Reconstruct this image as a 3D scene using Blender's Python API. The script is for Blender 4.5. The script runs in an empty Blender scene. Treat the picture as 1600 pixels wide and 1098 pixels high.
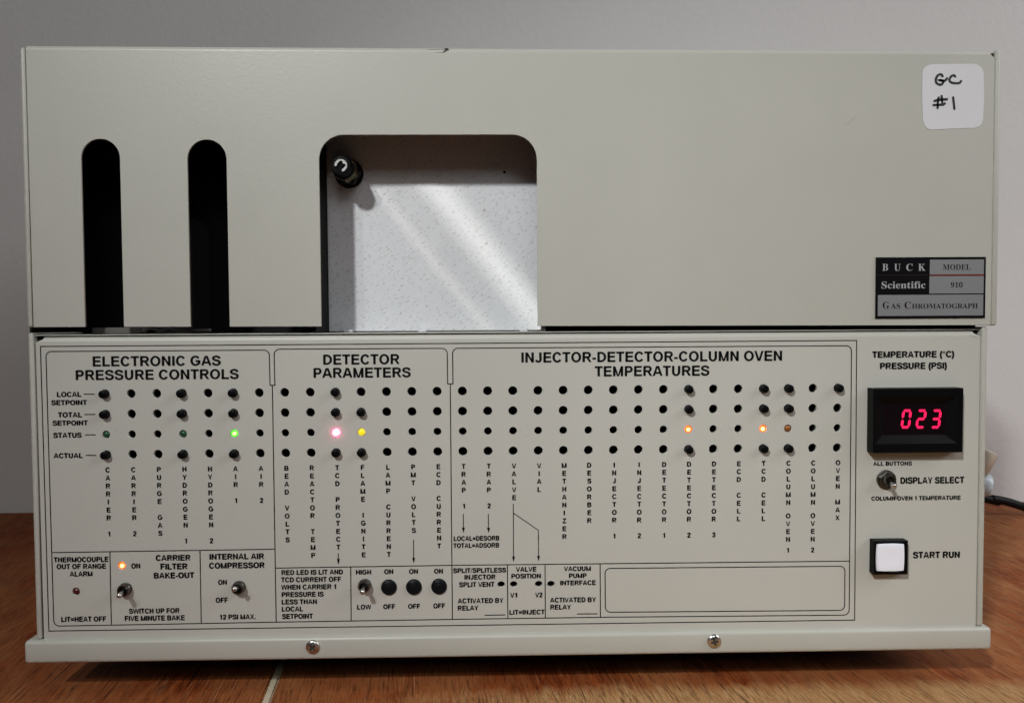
import bpy, bmesh, math, random
from mathutils import Vector, Matrix
random.seed(7)
PI = math.pi
S = bpy.context.scene
C = S.collection

# ------------------------------------------------------------------ camera
# World: X right, Y into the picture, Z up, metres; table top is z = 0 and the
# front faces of the instrument are close to y = 0.
CAM = Vector((-0.0074, -0.3792, 0.1798))
PITCH, YAW, ROLL, FPX = 0.0350298, 0.0193139, -0.0063104, 1180.0
_f = Vector((math.sin(YAW)*math.cos(PITCH), math.cos(YAW)*math.cos(PITCH), -math.sin(PITCH)))
_r = Vector((math.cos(YAW), -math.sin(YAW), 0))
_u = _r.cross(_f)
RT = _r*math.cos(ROLL) + _u*math.sin(ROLL)
UP = -_r*math.sin(ROLL) + _u*math.cos(ROLL)
cam = bpy.data.cameras.new('camera'); co = bpy.data.objects.new('camera', cam); C.objects.link(co)
M = Matrix((RT, UP, -_f)).transposed().to_4x4(); M.translation = CAM
co.matrix_world = M
cam.sensor_width = 36; cam.lens = FPX/1600*36; cam.clip_start = 0.01; cam.clip_end = 50
S.camera = co

def ray(px, py):
    return _f*FPX + RT*(px-800) - UP*(py-549)
def pt(px, py, Y=0.0):
    """a drawing measured in photo pixels, laid out on the vertical plane y = Y"""
    d = ray(px, py); return CAM + d*((Y-CAM.y)/d.y)
def ptz(px, py, Z=0.0):
    d = ray(px, py); return CAM + d*((Z-CAM.z)/d.z)

# ------------------------------------------------------------------ light
W = bpy.data.worlds.new('World'); S.world = W; W.use_nodes = True
bg = W.node_tree.nodes['Background']; bg.inputs[0].default_value = (0.80, 0.80, 0.83, 1); bg.inputs[1].default_value = 0.022

def lamp(name, loc, aim, sx, sy, power, col):
    l = bpy.data.lights.new(name, 'AREA'); l.shape = 'RECTANGLE'; l.size = sx; l.size_y = sy
    l.energy = power; l.color = col
    o = bpy.data.objects.new(name, l); C.objects.link(o); o.location = loc
    o.rotation_euler = (Vector(aim)-Vector(loc)).to_track_quat('-Z', 'Y').to_euler()
    return o
near = lamp('near_key_light', (-0.52, -1.05, 0.98), (0.12, 0, .10), 0.07, 0.07, 0.86, (.97, 1.0, .985))  # added close key light, its cone narrowed to favour the middle
near.data.spread = math.radians(46)
lamp('ceiling_lamp', (-1.74, -2.9, 2.30), (0, 0, .2), 0.07, 0.07, 13, (1.0, .97, .92))
lamp('front_fill', (0.3, -1.8, 1.25), (0.1, 0, .15), 0.8, 0.6, 4.9, (.97, 1.0, 1.0))  # added broad fill from the front, lifts the whole scene
lamp('side_fill', (1.5, -0.5, 1.05), (0.7, .36, .25), 0.7, 0.9, 12.5, (.97, .98, 1.0))  # added soft fill from the right to brighten that side of the wall
S.view_settings.view_transform = 'Standard'; S.view_settings.look = 'None'
S.view_settings.exposure = 0.14; S.view_settings.gamma = 1

# ------------------------------------------------------------------ materials
def mat(name, col=(.5, .5, .5), rough=.5, metal=0, spec=.5):
    m = bpy.data.materials.new(name); m.use_nodes = True
    b = m.node_tree.nodes['Principled BSDF']
    b.inputs['Base Color'].default_value = (*col, 1); b.inputs['Roughness'].default_value = rough
    b.inputs['Metallic'].default_value = metal; b.inputs['Specular IOR Level'].default_value = spec
    return m, m.node_tree, b
def node(nt, typ, **kw):
    n = nt.nodes.new(typ)
    for k, v in kw.items():
        if k in n.inputs: n.inputs[k].default_value = v
        else: setattr(n, k, v)
    return n
def coords(nt, scale=(1, 1, 1), rot=(0, 0, 0)):
    t = node(nt, 'ShaderNodeTexCoord'); m = node(nt, 'ShaderNodeMapping')
    m.inputs['Scale'].default_value = scale; m.inputs['Rotation'].default_value = rot
    nt.links.new(t.outputs['Object'], m.inputs[0]); return m.outputs[0]
def noise(nt, vec, scale, detail=3, rough=.5, dist=0):
    n = node(nt, 'ShaderNodeTexNoise', Scale=scale, Detail=detail, Roughness=rough, Distortion=dist)
    nt.links.new(vec, n.inputs['Vector']); return n.outputs['Fac']
def ramp(nt, fac, stops):
    r = node(nt, 'ShaderNodeValToRGB'); e = r.color_ramp.elements
    while len(e) < len(stops): e.new(.5)
    for el, (p, c) in zip(e, stops):
        el.position = p; el.color = (*c, 1) if len(c) == 3 else c
    nt.links.new(fac, r.inputs[0]); return r.outputs[0]
def mix(nt, fac, a, b, mode='MIX'):
    m = node(nt, 'ShaderNodeMix', data_type='RGBA', blend_type=mode)
    if isinstance(fac, (int, float)): m.inputs[0].default_value = fac
    else: nt.links.new(fac, m.inputs[0])
    for i, v in ((6, a), (7, b)):
        if isinstance(v, tuple): m.inputs[i].default_value = (*v, 1)
        else: nt.links.new(v, m.inputs[i])
    return m.outputs[2]
def bump(nt, b, h, strength, dist):
    n = node(nt, 'ShaderNodeBump', Strength=strength, Distance=dist)
    nt.links.new(h, n.inputs['Height']); nt.links.new(n.outputs[0], b.inputs['Normal'])

# powder-coated beige steel with a fine pebbled skin
def paint_mat(name, c1, c2, bumpd):
    m, nt, b = mat(name, c1, .42)
    v = coords(nt)
    n1 = noise(nt, v, 9, 4, .6)
    n2 = noise(nt, v, 700, 2, .5)
    col = mix(nt, ramp(nt, n1, [(.35, (0, 0, 0)), (.7, (1, 1, 1))]), c1, c2)
    nt.links.new(col, b.inputs['Base Color'])
    nt.links.new(ramp(nt, n1, [(.3, (.36,)*3), (.7, (.50,)*3)]), b.inputs['Roughness'])
    bump(nt, b, n2, .55, bumpd)
    return m
PAINT = paint_mat('beige_powder_coat', (.412, .405, .362), (.436, .427, .384), .00009)
PANEL = paint_mat('panel_overlay', (.455, .446, .408), (.475, .464, .425), .00009)
INK = mat('black_print', (.004, .004, .004), .6, 0, .12)[0]
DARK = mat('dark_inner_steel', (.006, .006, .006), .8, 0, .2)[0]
BLACKP = mat('black_plastic', (.003, .003, .0035), .42, 0, .07)[0]
GAP = mat('gap_shade_black', (.012, .012, .008), .9, 0, .1)[0]  # flat black, stands in for shade inside the seams
RUBBER = mat('black_rubber', (.012, .012, .012), .75)[0]
CAPM, nt, b = mat('black_nylon_cap', (.004, .005, .006), .42, 0, .14)
bump(nt, b, noise(nt, coords(nt), 900, 2), .25, .0002)
NICKEL, nt, b = mat('dark_nickel', (.13, .125, .115), .34, 1)
STEEL, nt, b = mat('screw_steel', (.62, .60, .58), .22, 1)
nt.links.new(ramp(nt, noise(nt, coords(nt), 400, 3), [(.3, (.15,)*3), (.7, (.38,)*3)]), b.inputs['Roughness'])
WHITEP = mat('white_button_plastic', (.80, .80, .88), .35)[0]
PAPER, nt, b = mat('white_paper', (.60, .59, .61), .7)
bump(nt, b, noise(nt, coords(nt), 60, 3), .3, .0006)
MARK = mat('marker_ink', (.006, .006, .006), .5)[0]
RECESS_SHADE = mat('recess_shade', (.03, .025, .02), .6)[0]  # shade of the screw's cross recess, put into the colour
CLIP = mat('white_enamel', (.52, .52, .50), .4)[0]
BRASS = mat('aged_brass', (.16, .14, .075), .38, .7)[0]
BEIGEP = mat('beige_plastic', (.46, .40, .33), .4)[0]
BLUEP = mat('pale_blue_plastic', (.48, .55, .60), .3)[0]
CHIP = mat('bare_chip', (.02, .018, .014), .6)[0]
SCUFF = mat('grey_scuff', (.34, .335, .295), .6)[0]
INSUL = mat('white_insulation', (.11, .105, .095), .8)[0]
NPBLACK = mat('nameplate_black', (.004, .004, .005), .35, 0, .15)[0]
NPRED = mat('nameplate_red', (.36, .03, .025), .4)[0]
NPRED2 = mat('nameplate_dull_red', (.03, .008, .008), .4)[0]
NPLET = mat('nameplate_silver_letters', (.42, .42, .44), .4, .3)[0]
NPSILVER, nt, b = mat('nameplate_satin_silver', (.36, .36, .37), .42, .65)
bump(nt, b, noise(nt, coords(nt, (40, 40, 1400)), 1, 2), .15, .0001)

def led_mat(name, col, strength, base=(.2, .2, .2)):
    m, nt, b = mat(name, base, .25)
    b.inputs['Emission Color'].default_value = (*col, 1); b.inputs['Emission Strength'].default_value = strength
    return m

# aluminium back plate: brushed along one slant, peppered with short nicks
ALU, nt, b = mat('brushed_aluminium', (.62, .63, .66), .40, 1)
ANG = math.radians(38)
v = coords(nt, (1, 1, 1), (0, ANG, 0))            # local x now runs along the brushing
st = node(nt, 'ShaderNodeMapping'); st.inputs['Scale'].default_value = (60, 1, 900); nt.links.new(v, st.inputs[0])
nb = noise(nt, st.outputs[0], 1, 3, .6)
vm = node(nt, 'ShaderNodeMapping'); vm.inputs['Scale'].default_value = (300, 1, 1650); nt.links.new(v, vm.inputs[0])
vo = node(nt, 'ShaderNodeTexVoronoi', Scale=1.0, voronoi_dimensions='3D', Randomness=1.0); nt.links.new(vm.outputs[0], vo.inputs['Vector'])
dsh = ramp(nt, vo.outputs['Distance'], [(.15, (0, 0, 0)), (.30, (1, 1, 1))])
sep = node(nt, 'ShaderNodeSeparateColor'); nt.links.new(vo.outputs['Color'], sep.inputs[0])
keep = ramp(nt, sep.outputs[0], [(.52, (0, 0, 0)), (.78, (1, 1, 1))])
mx = node(nt, 'ShaderNodeMath', operation='MAXIMUM'); nt.links.new(dsh, mx.inputs[0]); nt.links.new(keep, mx.inputs[1])
base = mix(nt, ramp(nt, nb, [(.3, (0, 0, 0)), (.7, (1, 1, 1))]), (.65, .655, .69), (.71, .715, .74))
col = mix(nt, mx.outputs[0], (.36, .335, .32), base)
nt.links.new(col, b.inputs['Base Color'])
b.inputs['Metallic'].default_value = .1; b.inputs['Roughness'].default_value = .55
gl = node(nt, 'ShaderNodeBsdfAnisotropic', Roughness=.25, Anisotropy=.955)
nt.links.new(mix(nt, mx.outputs[0], (.12, .10, .09), (.85, .83, .80)), gl.inputs['Color'])
tg = node(nt, 'ShaderNodeCombineXYZ')
tg.inputs[0].default_value = math.cos(ANG); tg.inputs[2].default_value = math.sin(ANG)
nt.links.new(tg.outputs[0], gl.inputs['Tangent'])
bump(nt, gl, nb, .3, .00006)
ms = node(nt, 'ShaderNodeMixShader'); ms.inputs[0].default_value = .033
nt.links.new(b.outputs[0], ms.inputs[1]); nt.links.new(gl.outputs[0], ms.inputs[2])
nt.links.new(ms.outputs[0], nt.nodes['Material Output'].inputs['Surface'])
bump(nt, b, mx.outputs[0], .35, .0002)

# old varnished wood, grain running away from the viewer
def wood_mat(name):
    m, nt, b = mat(name, (.2, .08, .04), .6, 0, .10)
    g = math.radians(-6.6)
    v = coords(nt, (1, 1, 1), (0, 0, g))
    def strn(sx, sy, det=4, r=.6, dist=0):
        mp = node(nt, 'ShaderNodeMapping'); mp.inputs['Scale'].default_value = (sx, sy, 1); nt.links.new(v, mp.inputs[0])
        return noise(nt, mp.outputs[0], 1, det, r, dist)
    fine = strn(850, 42, 6, .8)
    mid = strn(190, 34, 7, .8, .5)
    big = strn(20, 7, 5, .65, .6)
    c = ramp(nt, mid, [(.28, (.070, .013, .0035)), (.48, (.20, .038, .0085)), (.74, (.38, .10, .026))])
    c = mix(nt, ramp(nt, big, [(.40, (0, 0, 0)), (.60, (.8,)*3)]), c, (.34, .12, .042))
    # worn, bare strip along the front and on the right
    sp = node(nt, 'ShaderNodeSeparateXYZ'); tc = node(nt, 'ShaderNodeTexCoord'); nt.links.new(tc.outputs['Object'], sp.inputs[0])
    def mr(src, a, bb):
        r = node(nt, 'ShaderNodeMapRange'); r.inputs['From Min'].default_value = a; r.inputs['From Max'].default_value = bb
        nt.links.new(src, r.inputs['Value']); return r.outputs[0]
    wy = mr(sp.outputs['Y'], .016, -.004); wx = mr(sp.outputs['X'], -.16, .05); rx = mr(sp.outputs['X'], .15, .30)
    m1 = node(nt, 'ShaderNodeMath', operation='MULTIPLY'); nt.links.new(wy, m1.inputs[0]); nt.links.new(wx, m1.inputs[1])
    m2 = node(nt, 'ShaderNodeMath', operation='MULTIPLY'); nt.links.new(rx, m2.inputs[0]); m2.inputs[1].default_value = .45
    m3 = node(nt, 'ShaderNodeMath', operation='MAXIMUM'); nt.links.new(m1.outputs[0], m3.inputs[0]); nt.links.new(m2.outputs[0], m3.inputs[1])
    w1 = strn(95, 22, 6, .75, .8)
    m4 = node(nt, 'ShaderNodeMath', operation='MULTIPLY_ADD'); nt.links.new(w1, m4.inputs[0]); m4.inputs[1].default_value = 1.5; nt.links.new(m3.outputs[0], m4.inputs[2])
    wear = ramp(nt, m4.outputs[0], [(.98, (0, 0, 0)), (1.0, (0, 0, 0))])
    mrw = node(nt, 'ShaderNodeMapRange'); mrw.inputs['From Min'].default_value = 1.12; mrw.inputs['From Max'].default_value = 1.75
    nt.links.new(m4.outputs[0], mrw.inputs['Value'])
    tan = ramp(nt, strn(1500, 95, 6, .8), [(.30, (.22, .085, .028)), (.5, (.44, .235, .095)), (.72, (.66, .46, .26))])
    c = mix(nt, mrw.outputs[0], c, tan)
    c = mix(nt, ramp(nt, fine, [(.37, (.85,)*3), (.49, (0, 0, 0))]), c, (.038, .012, .007))
    lite = ramp(nt, strn(1300, 16, 3, .7, .1), [(.60, (0, 0, 0)), (.68, (.65,)*3)])
    c = mix(nt, lite, c, (.52, .27, .13))
    crack = ramp(nt, strn(260, 9, 3, .6, .1), [(.28, (.9,)*3), (.32, (0, 0, 0))])
    c = mix(nt, crack, c, (.030, .010, .006))
    nt.links.new(c, b.inputs['Base Color'])
    nt.links.new(ramp(nt, mid, [(.3, (.52,)*3), (.7, (.72,)*3)]), b.inputs['Roughness'])
    bump(nt, b, fine, .4, .0006)
    return m
WOOD = wood_mat('worn_varnished_wood')
SEAM, nt, b = mat('pale_filler', (.52, .47, .38), .7)
nt.links.new(mix(nt, noise(nt, coords(nt), 120, 4), (.46, .36, .24), (.72, .62, .46)), b.inputs['Base Color'])
WALLM, nt, b = mat('painted_plaster', (.60, .585, .59), .75)
v = coords(nt); n1 = noise(nt, v, 3, 4, .6); n2 = noise(nt, v, 160, 4, .6)
c = mix(nt, ramp(nt, n1, [(.3, (0, 0, 0)), (.7, (1, 1, 1))]), (.60, .585, .58), (.645, .63, .625))
mk = ramp(nt, noise(nt, coords(nt, (30, 1, 90)), 1, 3, .7), [(.22, (.8,)*3), (.29, (0, 0, 0))])
c = mix(nt, mk, c, (.50, .485, .48))
nt.links.new(c, b.inputs['Base Color']); bump(nt, b, n2, .3, .0012)

# ------------------------------------------------------------------ mesh helpers
def link(name, me, m=None, parent=None, loc=None, label=None, smooth=False):
    o = bpy.data.objects.new(name, me); C.objects.link(o)
    if m is not None and not me.materials: me.materials.append(m)
    if parent is not None: o.parent = parent
    if loc is not None: o.location = loc
    if label: o['label'] = label
    if smooth:
        for p in me.polygons: p.use_smooth = True
    return o
def new_me(name, vs, fs):
    me = bpy.data.meshes.new(name); me.from_pydata([tuple(v) for v in vs], [], fs); me.update(); return me
def from_bm(name, bm):
    me = bpy.data.meshes.new(name); bm.normal_update(); bm.to_mesh(me); bm.free(); return me
def bm_box(bm, x0, x1, y0, y1, z0, z1, r=0, seg=3, which=None):
    vs = [bm.verts.new((x, y, z)) for x in (x0, x1) for y in (y0, y1) for z in (z0, z1)]
    idx = [(0, 1, 3, 2), (4, 6, 7, 5), (0, 4, 5, 1), (2, 3, 7, 6), (0, 2, 6, 4), (1, 5, 7, 3)]
    fs = [bm.faces.new([vs[i] for i in f]) for f in idx]
    bmesh.ops.recalc_face_normals(bm, faces=fs)
    if r:
        es = {e for f in fs for e in f.edges}
        if which: es = {e for e in es if which((e.verts[0].co+e.verts[1].co)/2, e)}
        bmesh.ops.bevel(bm, geom=list(es), offset=r, segments=seg, profile=.5, affect='EDGES')
def box_me(name, *a, **k):
    bm = bmesh.new(); bm_box(bm, *a, **k); return from_bm(name, bm)
def lathe(name, prof, n=32, axis='Y', center=(0, 0, 0), close=False):
    """prof: (radius, depth along -Y toward viewer)"""
    vs, fs = [], []
    for r, d in prof:
        for i in range(n):
            a = 2*PI*i/n
            vs.append((center[0]+r*math.cos(a), center[1]-d, center[2]+r*math.sin(a)))
    for k in range(len(prof)-1):
        for i in range(n):
            j = (i+1) % n
            fs.append((k*n+i, k*n+j, (k+1)*n+j, (k+1)*n+i))
    if prof[-1][0] > 1e-6: fs.append(tuple(range((len(prof)-1)*n, len(prof)*n)))
    me = new_me(name, vs, fs)
    bm = bmesh.new(); bm.from_mesh(me); bmesh.ops.remove_doubles(bm, verts=bm.verts, dist=1e-7)
    bmesh.ops.recalc_face_normals(bm, faces=bm.faces); bm.to_mesh(me); bm.free(); return me
def shade(me, angle=35):
    for p in me.polygons: p.use_smooth = True
    bm = bmesh.new(); bm.from_mesh(me)
    for e in bm.edges:
        if len(e.link_faces) == 2 and e.calc_face_angle(0) > math.radians(angle): e.smooth = False
    bm.to_mesh(me); bm.free(); return me
def tube_me(name, pts, r, n=16, radii=None):
    vs, fs = [], []; P = [Vector(p) for p in pts]; nrm = None
    for k, p in enumerate(P):
        t = (P[min(k+1, len(P)-1)]-P[max(k-1, 0)]).normalized()
        if nrm is None: nrm = t.orthogonal().normalized()
        nrm = (nrm - t*nrm.dot(t)).normalized(); bn = t.cross(nrm)
        rr = radii[k] if radii else r
        for i in range(n):
            a = 2*PI*i/n; vs.append(p + nrm*rr*math.cos(a) + bn*rr*math.sin(a))
    for k in range(len(P)-1):
        for i in range(n):
            j = (i+1) % n; fs.append((k*n+i, k*n+j, (k+1)*n+j, (k+1)*n+i))
    fs.append(tuple(range(n))[::-1]); fs.append(tuple(range((len(P)-1)*n, len(P)*n)))
    me = new_me(name, vs, fs)
    for p in me.polygons: p.use_smooth = len(p.vertices) == 4
    return me
def catmull(ps, n=8):
    ps = [Vector(p) for p in ps]; out = []
    q = [ps[0]] + ps + [ps[-1]]
    for i in range(1, len(q)-2):
        for k in range(n):
            t = k/n; a, b_, c_, d = q[i-1], q[i], q[i+1], q[i+2]
            out.append(.5*((2*b_)+(c_-a)*t+(2*a-5*b_+4*c_-d)*t*t+(3*b_-a-3*c_+d)*t**3))
    out.append(ps[-1]); return out
_dg = bpy.context.evaluated_depsgraph_get
def plate_me(name, loops, thick):
    """flat plate in XZ with holes: loops of (x, z); front at y=0, back at y=thick"""
    cu = bpy.data.curves.new(name, 'CURVE'); cu.dimensions = '2D'; cu.fill_mode = 'BOTH'
    for lp in loops:
        sp = cu.splines.new('POLY'); sp.points.add(len(lp)-1); sp.use_cyclic_u = True
        for p, (x, z) in zip(sp.points, lp): p.co = (x, z, 0, 1)
    cu.extrude = thick/2
    o = bpy.data.objects.new(name, cu); C.objects.link(o)
    bpy.context.view_layer.update()
    me = bpy.data.meshes.new_from_object(o.evaluated_get(_dg()), depsgraph=_dg())
    bpy.data.objects.remove(o); bpy.data.curves.remove(cu)
    for v_ in me.vertices:
        x, z, d = v_.co; v_.co = (x, thick/2-d, z)
    me.materials.clear()
    bm = bmesh.new(); bm.from_mesh(me); bmesh.ops.remove_doubles(bm, verts=bm.verts, dist=1e-7)
    bmesh.ops.recalc_face_normals(bm, faces=bm.faces); bm.to_mesh(me); bm.free()
    me.name = name; return me
def circle(cx, cz, rx, rz=None, n=28, ph=0):
    rz = rz or rx
    return [(cx+rx*math.cos(2*PI*i/n+ph), cz+rz*math.sin(2*PI*i/n+ph)) for i in range(n)]
def rrect(x0, x1, z0, z1, r, n=8, corners='abcd'):
    """a: right-top, b: left-top, c: left-bottom, d: right-bottom"""
    out = []
    for cx, cz, a0, tag in ((x1, z1, 0, 'a'), (x0, z1, 90, 'b'), (x0, z0, 180, 'c'), (x1, z0, 270, 'd')):
        if tag in corners:
            ox = cx - r if cx == x1 else cx + r; oz = cz - r if cz == z1 else cz + r
            for i in range(n+1):
                a = math.radians(a0+90*i/n); out.append((ox+r*math.cos(a), oz+r*math.sin(a)))
        else: out.append((cx, cz))
    return out

# ------------------------------------------------------------------ lettering
_gl = {}
def _serif_glyph(text, off, res=3):
    cu = bpy.data.curves.new('t', 'FONT'); cu.body = text; cu.size = 1; cu.offset = off; cu.resolution_u = res
    o = bpy.data.objects.new('t', cu); C.objects.link(o); bpy.context.view_layer.update()
    me = bpy.data.meshes.new_from_object(o.evaluated_get(_dg()), depsgraph=_dg())
    V = [tuple(v_.co) for v_ in me.vertices]; F = [tuple(p.vertices) for p in me.polygons]
    bpy.data.objects.remove(o); bpy.data.curves.remove(cu); bpy.data.meshes.remove(me)
    return V, F
# A bold grotesque drawn from pen strokes (units: 1000 per em, caps 716 high)
WV, WH = 90, 73
def _ell(cx, cy, rx, ry, a0, a1, n=16):
    return [(cx+rx*math.cos(math.radians(a0+(a1-a0)*i/n)), cy+ry*math.sin(math.radians(a0+(a1-a0)*i/n))) for i in range(n+1)]
def _cm(ps, n=4): return [(p.x, p.y) for p in catmull([(x, y, 0) for x, y in ps], n)]
def _bowl(x0, xr, yt, yb):
    cy, ry = (yt+yb)/2, (yt-yb)/2
    return [(x0, yt)] + _ell(xr-ry*.92, cy, ry*.92, ry, 90, -90, 10) + [(x0, yb)]
ST_ = lambda x, y0=0, y1=716: ('s', [(x, y0), (x, y1)])
BR = lambda x0, x1, y: ('s', [(x0, y), (x1, y)])
DG = lambda x0, y0, x1, y1, h=82: ('d', x0, y0, x1, y1, h)
PEN = {
 'A': (722, [DG(82, 0, 332, 716), DG(640, 0, 390, 716), BR(190, 530, 222)]),
 'B': (722, [ST_(147), ('s', _bowl(147, 560, 656, 378)), ('s', _bowl(147, 590, 378, 60))]),
 'C': (722, [('s', _ell(375, 358, 256, 309, 30, 328, 24))]),
 'D': (722, [ST_(147), ('s', [(147, 656), (320, 656)] + _ell(320, 358, 285, 298, 90, -90, 14)[1:] + [(147, 60)])]),
 'E': (667, [ST_(147), BR(75, 617, 656), BR(75, 590, 372), BR(75, 630, 60)]),
 'F': (611, [ST_(147), BR(75, 585, 656), BR(75, 535, 350)]),
 'G': (778, [('s', _ell(388, 358, 268, 309, 35, 318, 24)), BR(405, 716, 330), ST_(642, 110, 380)]),
 'H': (722, [ST_(147), ST_(575), BR(147, 575, 375)]),
 'I': (278, [ST_(140)]),
 'J': (556, [ST_(409, 225, 716), ('s', _ell(254, 232, 155, 183, 0, -165, 12))]),
 'K': (722, [ST_(147), DG(165, 225, 600, 716, 95), DG(345, 430, 625, 0, 95)]),
 'L': (611, [ST_(147), BR(75, 583, 60)]),
 'M': (833, [ST_(141), ST_(692), DG(160, 716, 400, 0, 66), DG(673, 716, 433, 0, 66)]),
 'N': (722, [ST_(143), ST_(575), DG(150, 716, 570, 0, 78)]),
 'O': (778, [('s', _ell(389, 358, 271, 309, 0, 360, 30))]),
 'P': (667, [ST_(147), ('s', _bowl(147, 550, 656, 322))]),
 'R': (722, [ST_(147), ('s', _bowl(147, 580, 656, 350)), DG(390, 350, 620, 0, 92)]),
 'S': (667, [('s', _cm([(550, 500), (510, 610), (340, 664), (175, 620), (122, 525), (180, 430), (340, 375), (510, 315), (560, 205), (500, 95), (335, 50), (160, 100), (105, 225)]))]),
 'T': (611, [ST_(305), BR(21, 589, 656)]),
 'U': (722, [ST_(147, 270, 716), ST_(573, 270, 716), ('s', _ell(360, 275, 213, 226, 180, 360, 16))]),
 'V': (667, [DG(80, 716, 312, 0), DG(587, 716, 355, 0)]),
 'W': (944, [DG(80, 716, 238, 0, 76), DG(455, 716, 262, 0, 72), DG(490, 716, 682, 0, 72), DG(864, 716, 706, 0, 76)]),
 'X': (667, [DG(88, 0, 575, 716, 92), DG(580, 0, 92, 716, 92)]),
 'Y': (667, [DG(85, 716, 333, 290, 88), DG(582, 716, 333, 290, 88), ST_(333, 0, 330)]),
 'Z': (611, [BR(45, 575, 656), BR(20, 585, 60), DG(110, 60, 480, 656, 92)]),
 '1': (556, [ST_(325), ('s', [(130, 520), (230, 560), (300, 640)])]),
 '2': (556, [('s', _cm([(115, 490), (150, 620), (280, 662), (410, 620), (440, 510), (390, 385), (250, 250), (120, 80)])), BR(40, 510, 60)]),
 '3': (556, [('s', _cm([(110, 535), (155, 630), (275, 662), (395, 625), (425, 530), (370, 425), (235, 385), (390, 350), (450, 215), (390, 95), (265, 50), (135, 100), (100, 205)]))]),
 '-': (333, [BR(35, 300, 245)]), '.': (278, [('s', [(140, 0), (140, 130)])]), '/': (278, [DG(40, -12, 238, 728, 48)]),
 '=': (584, [BR(40, 545, 230), BR(40, 545, 445)]),
 '(': (333, [('s', _ell(420, 270, 270, 520, 118, 242, 12))]), ')': (333, [('s', _ell(-87, 270, 270, 520, 62, -62, 12))]),
 '\u00b0': (400, [('r', _ell(205, 570, 110, 110, 0, 360, 18))])}
def glyph(text, off=0):
    key = (text, off)
    if key in _gl: return _gl[key]
    if ord(text[0]) > 0x3000: _gl[key] = _serif_glyph(text, off); return _gl[key]
    V, F = [], []; pen = 0
    for c in text:
        if c == ' ': pen += 278; continue
        adv, strokes = PEN[c]
        for st_ in strokes:
            o = len(V)
            if st_[0] == 'd':
                _, x0_, y0_, x1_, y1_, h = st_
                V += [(pen+x0_-h, y0_), (pen+x0_+h, y0_), (pen+x1_+h, y1_), (pen+x1_-h, y1_)]; F.append((o, o+1, o+2, o+3)); continue
            P = [Vector(p) for p in st_[1]]; n = len(P); cl_ = (P[0]-P[-1]).length < 1 and n > 3
            wv, wh = (WV+off, WH+off*.8) if st_[0] == 's' else (46, 46)
            for k in range(n):
                pa = P[k-1] if k else (P[-2] if cl_ else None); pb = P[k+1] if k < n-1 else (P[1] if cl_ else None)
                d1 = (P[k]-pa).normalized() if pa is not None else None; d2 = (pb-P[k]).normalized() if pb is not None else None
                d1 = d1 or d2; d2 = d2 or d1; m_ = Vector((-d1.y-d2.y, d1.x+d2.x)).normalized()
                V += [(pen+P[k].x+m_.x*wv, P[k].y+m_.y*wh), (pen+P[k].x-m_.x*wv, P[k].y-m_.y*wh)]
            for k in range(n-1): F.append((o+2*k, o+2*k+2, o+2*k+3, o+2*k+1))
        pen += adv
    _gl[key] = (V, F); return V, F
BOLD = 0
CAPH, CAPB = 716, 0
def text_me(name, items, Y):
    """items: (text, x_left, x_right or None, z_base, z_top, off, serif, align)"""
    VV, FF = [], []
    for (t, x0, x1, zb, zt, off, cap) in items:
        V, F = glyph(t, off)
        ch, cb = cap
        sz = (zt-zb)/(ch-cb)
        a, b_ = min(v_[0] for v_ in V), max(v_[0] for v_ in V)
        if x1 is None: sx = sz*.96; ox = x0-(a+b_)/2*sx      # centred on x0
        else: sx = (x1-x0)/(b_-a); ox = x0-a*sx
        n = len(VV)
        VV += [(ox+v_[0]*sx, Y, zb+(v_[1]-cb)*sz) for v_ in V]
        FF += [tuple(i+n for i in f)[::-1] for f in F]
    me = new_me(name, VV, FF)
    # face the viewer
    bm = bmesh.new(); bm.from_mesh(me)
    for f in bm.faces:
        if f.normal.y > 0: f.normal_flip()
    bm.to_mesh(me); bm.free(); return me
def stroke_me(name, paths, w, Y, round_=False):
    """paths of (x, z) points drawn as flat ribbons of width w"""
    VV, FF = [], []
    for path in paths:
        P = [Vector(p) for p in path]
        closed = (P[0]-P[-1]).length < 1e-6
        if closed: P = P[:-1]
        n = len(P); L = []
        for k in range(n):
            pa = P[k-1] if (k > 0 or closed) else None; pb = P[(k+1) % n] if (k < n-1 or closed) else None
            d1 = (P[k]-pa).normalized() if pa is not None else None; d2 = (pb-P[k]).normalized() if pb is not None else None
            d1 = d1 or d2; d2 = d2 or d1
            n1 = Vector((-d1.y, d1.x)); n2 = Vector((-d2.y, d2.x)); m_ = (n1+n2)
            m_ = m_.normalized() if m_.length > 1e-4 else n1
            s = w/2/max(.5, m_.dot(n1)); L.append((P[k]+m_*s, P[k]-m_*s))
        o = len(VV)
        for a, b_ in L: VV += [(a.x, Y, a.y), (b_.x, Y, b_.y)]
        for k in range(n if closed else n-1):
            j = (k+1) % n; FF.append((o+2*k, o+2*j, o+2*j+1, o+2*k+1))
        if round_:
            for c in (P[0], P[-1]):
                o = len(VV); VV += [(c.x+w/2*math.cos(2*PI*i/14), Y-.00002, c.y+w/2*math.sin(2*PI*i/14)) for i in range(14)]
                FF.append(tuple(range(o, o+14)))
    return new_me(name, VV, FF)
def P2(px, py, Y=0.0):
    p = pt(px, py, Y); return (p.x, p.z)

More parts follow.
